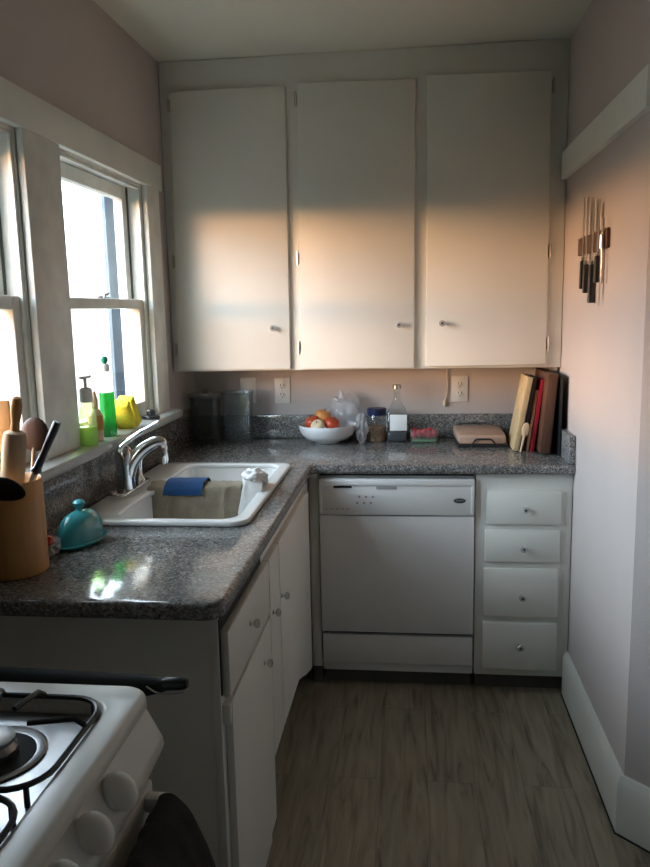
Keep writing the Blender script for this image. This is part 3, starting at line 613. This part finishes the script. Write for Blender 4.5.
# wall plates and cord
def plate(xc, zc, label, kind_):
    t = thing('light_switch' if kind_ == 's' else 'power_outlet', (xc, 0, zc-.057), label, 'switch' if kind_ == 's' else 'outlet')
    p = MB().box(xc-.036, xc+.036, -.0075, -.0008, zc-.058, zc+.058, .0025).build('cover_plate', 'plate', t)
    if kind_ == 's':
        MB().box(xc-.016, xc+.016, -.0105, -.0078, zc-.033, zc+.033, .0015).build('rocker', 'plate', t)
    else:
        for s in (1, -1):
            f = MB().lathe([(.0165, -.0076), (.0165, -.010), (.0155, -.0106)], (xc, 0, zc+s*.021), 20, 'Y', sy=.84).build('socket', 'plate', t)
            MB().box(xc-.008, xc-.0055, -.0112, -.0107, zc+s*.021-.001, zc+s*.021+.009).box(xc+.0055, xc+.008, -.0112, -.0107, zc+s*.021-.001, zc+s*.021+.008).lathe([(.0026, -.0107), (.0026, -.0112)], (xc, 0, zc+s*.021-.0075), 10, 'Y').build('slots', 'dark', f)
        MB().lathe([(.003, -.0076), (.003, -.009)], (xc, 0, zc), 10, 'Y').build('screw', 'brass', t)
plate(.255, 1.133, 'ivory switch plate on the back wall behind the clear pitcher', 's')
plate(.414, 1.131, 'ivory duplex outlet on the back wall left of the fruit bowl', 'o')
plate(1.215, 1.131, 'ivory duplex outlet on the back wall above the wooden tray', 'o')
t = thing('hanging_cord', (1.148, -.01, 1.05), 'thin cream cord with a plug hanging down the wall from the cabinet', 'cord')
MB().tube(curve_pts([(1.158, -.012, 1.2465), (1.160, -.008, 1.19), (1.160, -.008, 1.12), (1.150, -.010, 1.078)], 6), .0032, 8).build('wire', 'cream', t)
MB().tube([(1.151, -.010, 1.082), (1.149, -.011, 1.072), (1.147, -.012, 1.055)], [.005, .010, .008], 10).build('plug', 'cream', t)

# low tray and the row of books at the right wall
t = thing('wooden_tray', (1.30, -.22, CZ), 'low pinkish wooden tray with a black wire handle in front of the books', 'tray')
MB().hexa([(1.196, -.275, CZ+.012), (1.392, -.275, CZ+.012), (1.388, -.06, CZ+.012), (1.185, -.06, CZ+.012), (1.196, -.270, CZ+.052), (1.390, -.270, CZ+.052), (1.385, -.06, CZ+.062), (1.182, -.06, CZ+.062)], .010).build('box', 'pinkwood', t)
MB().box(1.192, 1.398, -.279, -.06, CZ, CZ+.0115, .002).build('base', 'blackp', t)
MB().tube([(1.250, -.2795, CZ+.004), (1.250, -.2795, CZ+.012), (1.262, -.2795, CZ+.030), (1.270, -.2795, CZ+.035), (1.325, -.2795, CZ+.035), (1.333, -.2795, CZ+.030), (1.345, -.2795, CZ+.012), (1.345, -.2795, CZ+.004)], .0032, 8).build('handle', 'black', t)
MB().tube([(1.205, -.075, CZ+.067), (1.25, -.07, CZ+.071), (1.33, -.07, CZ+.071)], .003, 8).build('rear_wire', 'black', t)
def book(x, y0, y1, th, h, ang, cov, label, name='cookbook', pages=True, z=CZ):
    """upright book, spine towards the room (-Y), leaning right by ang about its lower right edge"""
    a = math.radians(ang); mt = Matrix.Translation((x, 0, z+abs(th*math.sin(a)))) @ Matrix.Rotation(a, 4, 'Y')
    t = thing(name, (x, (y0+y1)/2, z), label, 'book')
    c = .0022
    MB().box(0, c, y0, y1, 0, h, .0006).box(th-c, th, y0, y1, 0, h, .0006).box(c, th-c, y0, y0+c, 0, h, .0006).build('cover', cov, t, xf=mt)
    if pages: MB().box(c, th-c, y0+.004, y1-.004, .003, h-.004).build('pages', 'paper', t, xf=mt)
    return t
book(1.406, -.375, -.175, .020, .300, 10, 'beige', 'large beige cloth-bound book leaning leftmost in the row')
book(1.431, -.355, -.165, .0185, .297, 9.4, 'blackp', 'black cookbook leaning behind the beige book')
book(1.459, -.345, -.165, .011, .245, 7.9, 'palewood', 'slim tan booklet between the black and the red books')
book(1.474, -.378, -.165, .011, .288, 7.2, 'red', 'thin bright red book leaning on the brown chopping board')
mt = Matrix.Translation((1.497, 0, CZ+.0062)) @ Matrix.Rotation(math.radians(4.9), 4, 'Y')
MB().box(0, .040, -.445, -.135, 0, .312, .004).build('chopping_board', 'board', label='thick brown wooden chopping board standing on edge between books and wall', cat='chopping board', xf=mt)
mt = Matrix.Translation((1.5665, 0, CZ+.0012)) @ Matrix.Rotation(math.radians(.5), 4, 'Y')
MB().box(0, .005, -.475, -.115, 0, .312, .001).build('baking_sheet', 'blackp', label='dark flat baking sheet standing on edge against the right wall', cat='baking sheet', xf=mt)
t = thing('wooden_spatula', (1.437, -.372, CZ), 'small pale wooden spatula leaning against the front of the books', 'spatula')

mt, L = lean((1.4302, -.4005, CZ+.002), (1.4565, -.3815, CZ+.115))
MB().tube([(0, 0, 0), (0, 0, .05), (0, 0, .075)], [.004, .005, .006], 10).build('handle', 'palewood', t, xf=mt)
MB().blob((0, 0, .092), (.0155, .0045, .030), 3).build('head', 'palewood', t, xf=mt)

# ------------------------------------------------------------------ knife rack on the right wall
KX = W
t = thing('knife_rack', (W, -.77, 1.66), 'dark wooden magnetic knife bar on the right wall', 'knife rack')
MB().hexa([(W-.011, -1.015, 1.660), (W-.0006, -1.015, 1.660), (W-.0006, -.605, 1.660), (W-.011, -.605, 1.660), (W-.011, -1.015, 1.720), (W-.0006, -1.015, 1.720), (W-.0006, -.605, 1.720), (W-.011, -.605, 1.720)], .003).build('bar', 'darkwood', t)
def knife(y, ztop, zg, zb, bw, label, hw=.012, tip=True):
    t = thing('kitchen_knife', (W-.02, y, zb), label, 'knife', 'knives on the wall bar')
    x0 = W-.0132
    prof = [(y+bw/2, zg), (y+bw/2, ztop-.03), (y+bw/4, ztop-.008), (y-bw/2, ztop), (y-bw/2, zg)]
    MB().prism([(x0, a, b) for a, b in prof], (.002, 0, 0)).build('blade', 'steelblade', t)
    MB().box(x0-.006, x0+.008, y-hw, y+hw, zg-.012, zg, .002).build('bolster', 'steelblade', t)
    MB().hexa([(x0-.008, y-hw*1.1, zb), (x0+.010, y-hw*1.1, zb), (x0+.010, y+hw*1.1, zb), (x0-.008, y+hw*1.1, zb), (x0-.007, y-hw*.9, zg-.012), (x0+.009, y-hw*.9, zg-.012), (x0+.009, y+hw*.9, zg-.012), (x0-.007, y+hw*.9, zg-.012)], .003).build('handle', 'blackp', t)
knife(-.698, 1.850, 1.652, 1.545, .016, 'long slim knife at the far left end of the wall bar')
knife(-.752, 1.842, 1.636, 1.530, .022, 'broad knife second from the left on the wall bar', .013)
knife(-.838, 1.830, 1.632, 1.497, .024, 'lowest-hanging knife with a grey-edged handle in the middle of the wall bar', .014)
knife(-.912, 1.812, 1.655, 1.560, .022, 'knife with a short black handle right of the middle of the wall bar', .014)
t = thing('sharpening_steel', (W-.02, -.99, 1.55), 'thin bare steel rod rightmost on the wall bar', 'sharpening steel')
MB().lathe([(.0035, 1.555), (.0045, 1.56), (.0045, 1.745), (.001, 1.755)], (W-.0163, -.99, 0), 10).build('rod', 'steelblade', t)
MB().lathe([(.0075, 1.66), (.0075, 1.70)], (W-.0188, -.99, 0), 10).build('collar', 'steelblade', t)
t = thing('narrow_knife', (W-.02, -.95, 1.49), 'narrow bare blade hanging point-down from the wall bar', 'knife')
MB().prism([(W-.0132, -.944, 1.70), (W-.0132, -.957, 1.70), (W-.0132, -.957, 1.52), (W-.0132, -.950, 1.488), (W-.0132, -.944, 1.52)], (.0018, 0, 0)).build('blade', 'steelblade', t)

# ------------------------------------------------------------------ stove
SY0, SY1 = -2.92, -2.355
t = thing('gas_stove', (.3, (SY0+SY1)/2, 0), 'white gas stove with black wire grates and white knobs, lower left', 'stove')
ZC = .900
MB().box(.03, .560, SY0, SY1, .03, .865, .006).build('body', 'stove', t)
# cooktop: rim with a rounded edge round a sunken steel tray
MB().plan([rr(.030, .574, SY0-.004, SY1+.004, .032), rr(.075, .543, SY0+.045, SY1-.030, .05)], .870, ZC, .012).build('cooktop', 'stove', t)
MB().box(.070, .550, SY0+.04, SY1-.024, .8655, .8742).build('tray', 'steel', t)
pn = MB().prism([(.5605, SY0, .868), (.572, SY0, .8695), (.578, SY0, .866), (.602, SY0, .820), (.604, SY0, .808), (.600, SY0, .796), (.578, SY0, .752), (.5605, SY0, .752)], (0, SY1-SY0, 0), .002).build('control_panel', 'stove', t)
pdir = Vector((.05, 0, .026)).normalized()
for yk in (-2.540, -2.625, -2.712, -2.805):
    q = Vector((0, 0, 1)).rotation_difference(Vector((.9, 0, .42)).normalized()).to_matrix().to_4x4()
    mt = Matrix.Translation((.5915, yk, .8405)) @ q
    kb = MB().lathe([(.0195, 0), (.0195, .004), (.018, .007), (.016, .009)], (0, 0, 0), 28).build('knob', 'dial', pn, xf=mt)
    MB().blob((0, 0, .013), (.029, .0185, .024), 3).build('knob_grip', 'dial', kb, xf=mt)
BCX, BCY = .405, -2.515
def burner(cx, cy):
    MB().lathe([(.072, .8745), (.076, .877), (.072, .879), (.063, .875), (.059, .8748)], (cx, cy, 0), 36, cap0=False, cap1=False).build('burner_ring', 'steel', t)
    b = MB().lathe([(.061, .8743), (.061, .8752)], (cx, cy, 0), 32).build('burner_well', 'dark', t)
    MB().lathe([(.036, .8754), (.037, .886), (.032, .891), (.030, .895), (.034, .897), (.034, .902), (.028, .905), (.001, .906)], (cx, cy, 0), 28, cap1=False, fl=lambda i, h: 1-.04*(i % 2) if h < .89 else 1).build('burner_cap', 'steel', t)
def grate(x0, x1, y0, y1, cx, cy):
    zg = .9035; r = .0042
    g = MB(); loop = [(a, b, zg) for a, b in rr(x0, x1, y0, y1, .055)]; loop = loop+loop[:2]
    g.tube(loop, r, 8)
    zh = .919
    for (ex, ey) in ((x1, cy+.035), (x0, cy-.01), (cx-.02, y0), (cx+.025, y1), (cx-.045, y1)):
        d = Vector((cx-ex, cy-ey, 0)); d.normalize(); e = Vector((ex, ey, zg))
        tip = Vector((cx, cy, zh))-d*.052
        g.tube([e, e+Vector((0, 0, .006))+d*.004, e+Vector((0, 0, zh-zg))+d*.016, tip], r, 8)
    for (fx, fy) in ((x0+.02, y0+.012), (x1-.02, y0+.012), (x0+.02, y1-.012), (x1-.02, y1-.012)): g.lathe([(.004, .8742), (.004, zg)], (fx, fy, 0), 8)
    g.build('grate', 'black', t)
for cx, cy in ((BCX, BCY), (.185, BCY), (BCX, -2.765), (.185, -2.765)):
    burner(cx, cy)
grate(.300, .533, -2.632, -2.396, BCX, BCY); grate(.085, .290, -2.632, -2.396, .185, BCY)
grate(.300, .533, -2.878, -2.645, BCX, -2.765); grate(.085, .290, -2.878, -2.645, .185, -2.765)
od = MB().box(.5605, .582, SY0+.004, SY1-.004, .21, .746, .005).build('oven_door', 'stove', t)
hd = MB().tube([(.614, SY0+.05, .728), (.614, SY1-.026, .728)], .010, 12).build('handle', 'stove', od)
for yy in (SY0+.06, SY1-.04): MB().box(.5825, .620, yy-.011, yy+.011, .716, .742, .004).build('handle_bracket', 'stove', hd)
MB().box(.5605, .585, SY0+.004, SY1-.004, .05, .200, .004).build('drawer_front', 'stove', t)
for xx in (.06, .52):
    for yy in (SY0+.05, SY1-.05): MB().lathe([(.018, 0), (.016, .031)], (xx, yy, 0), 12).build('foot', 'blackp', t)
drape(-2.660, -2.392, [(.598, .42), (.598, .55), (.5985, .66), (.601, .722), (.612, .7455), (.634, .742), (.664, .705), (.690, .62), (.700, .50), (.704, .38), (.702, .26)], .007, .018, 8, 7, axis='Y', taper=-.04).build('kitchen_towel', 'darkcloth', label='charcoal towel hanging over the oven door handle', cat='towel', ang=70)
# slim shelf in the gap holding the folded umbrella
t = thing('slim_rack', (.24, -2.2, 0), 'narrow dark shelf unit in the gap behind the stove', 'rack')
MB().box(.04, .465, -2.262, -2.135, .790, .802, .002).build('top_shelf', 'umb', t)
MB().box(.04, .40, -2.26, -2.138, .25, .262, .002).build('shelf', 'umb', t)
for xx in (.052, .385):
    for yy in (-2.252, -2.145): MB().box(xx-.008, xx+.008, yy-.008, yy+.008, 0, .7898).build('post', 'umb', t)
t = thing('folded_umbrella', (.4, -2.2, .802), 'dark folded umbrella with a stubby handle lying behind the stove', 'umbrella')
ZU = .823
MB().tube([(.06, -2.2, ZU+.006), (.10, -2.2, ZU+.006), (.49, -2.2, ZU), (.515, -2.2, ZU), (.545, -2.2, ZU+.002), (.556, -2.2, ZU+.004)], [.010, .024, .0205, .020, .014, .012], 14).build('canopy', 'umb', t, ang=60)
MB().tube([(.548, -2.2, ZU+.004), (.556, -2.2, ZU+.005), (.590, -2.2, ZU+.007), (.598, -2.2, ZU+.0075)], [.010, .0125, .0115, .008], 14).build('handle', 'blackp', t, ang=60)
MB().tube(curve_pts([(.528, -2.221, ZU+.010), (.545, -2.219, ZU-.002), (.566, -2.217, ZU-.006), (.594, -2.213, ZU-.003)], 5), .0016, 6).build('wrist_cord', 'grey', t)
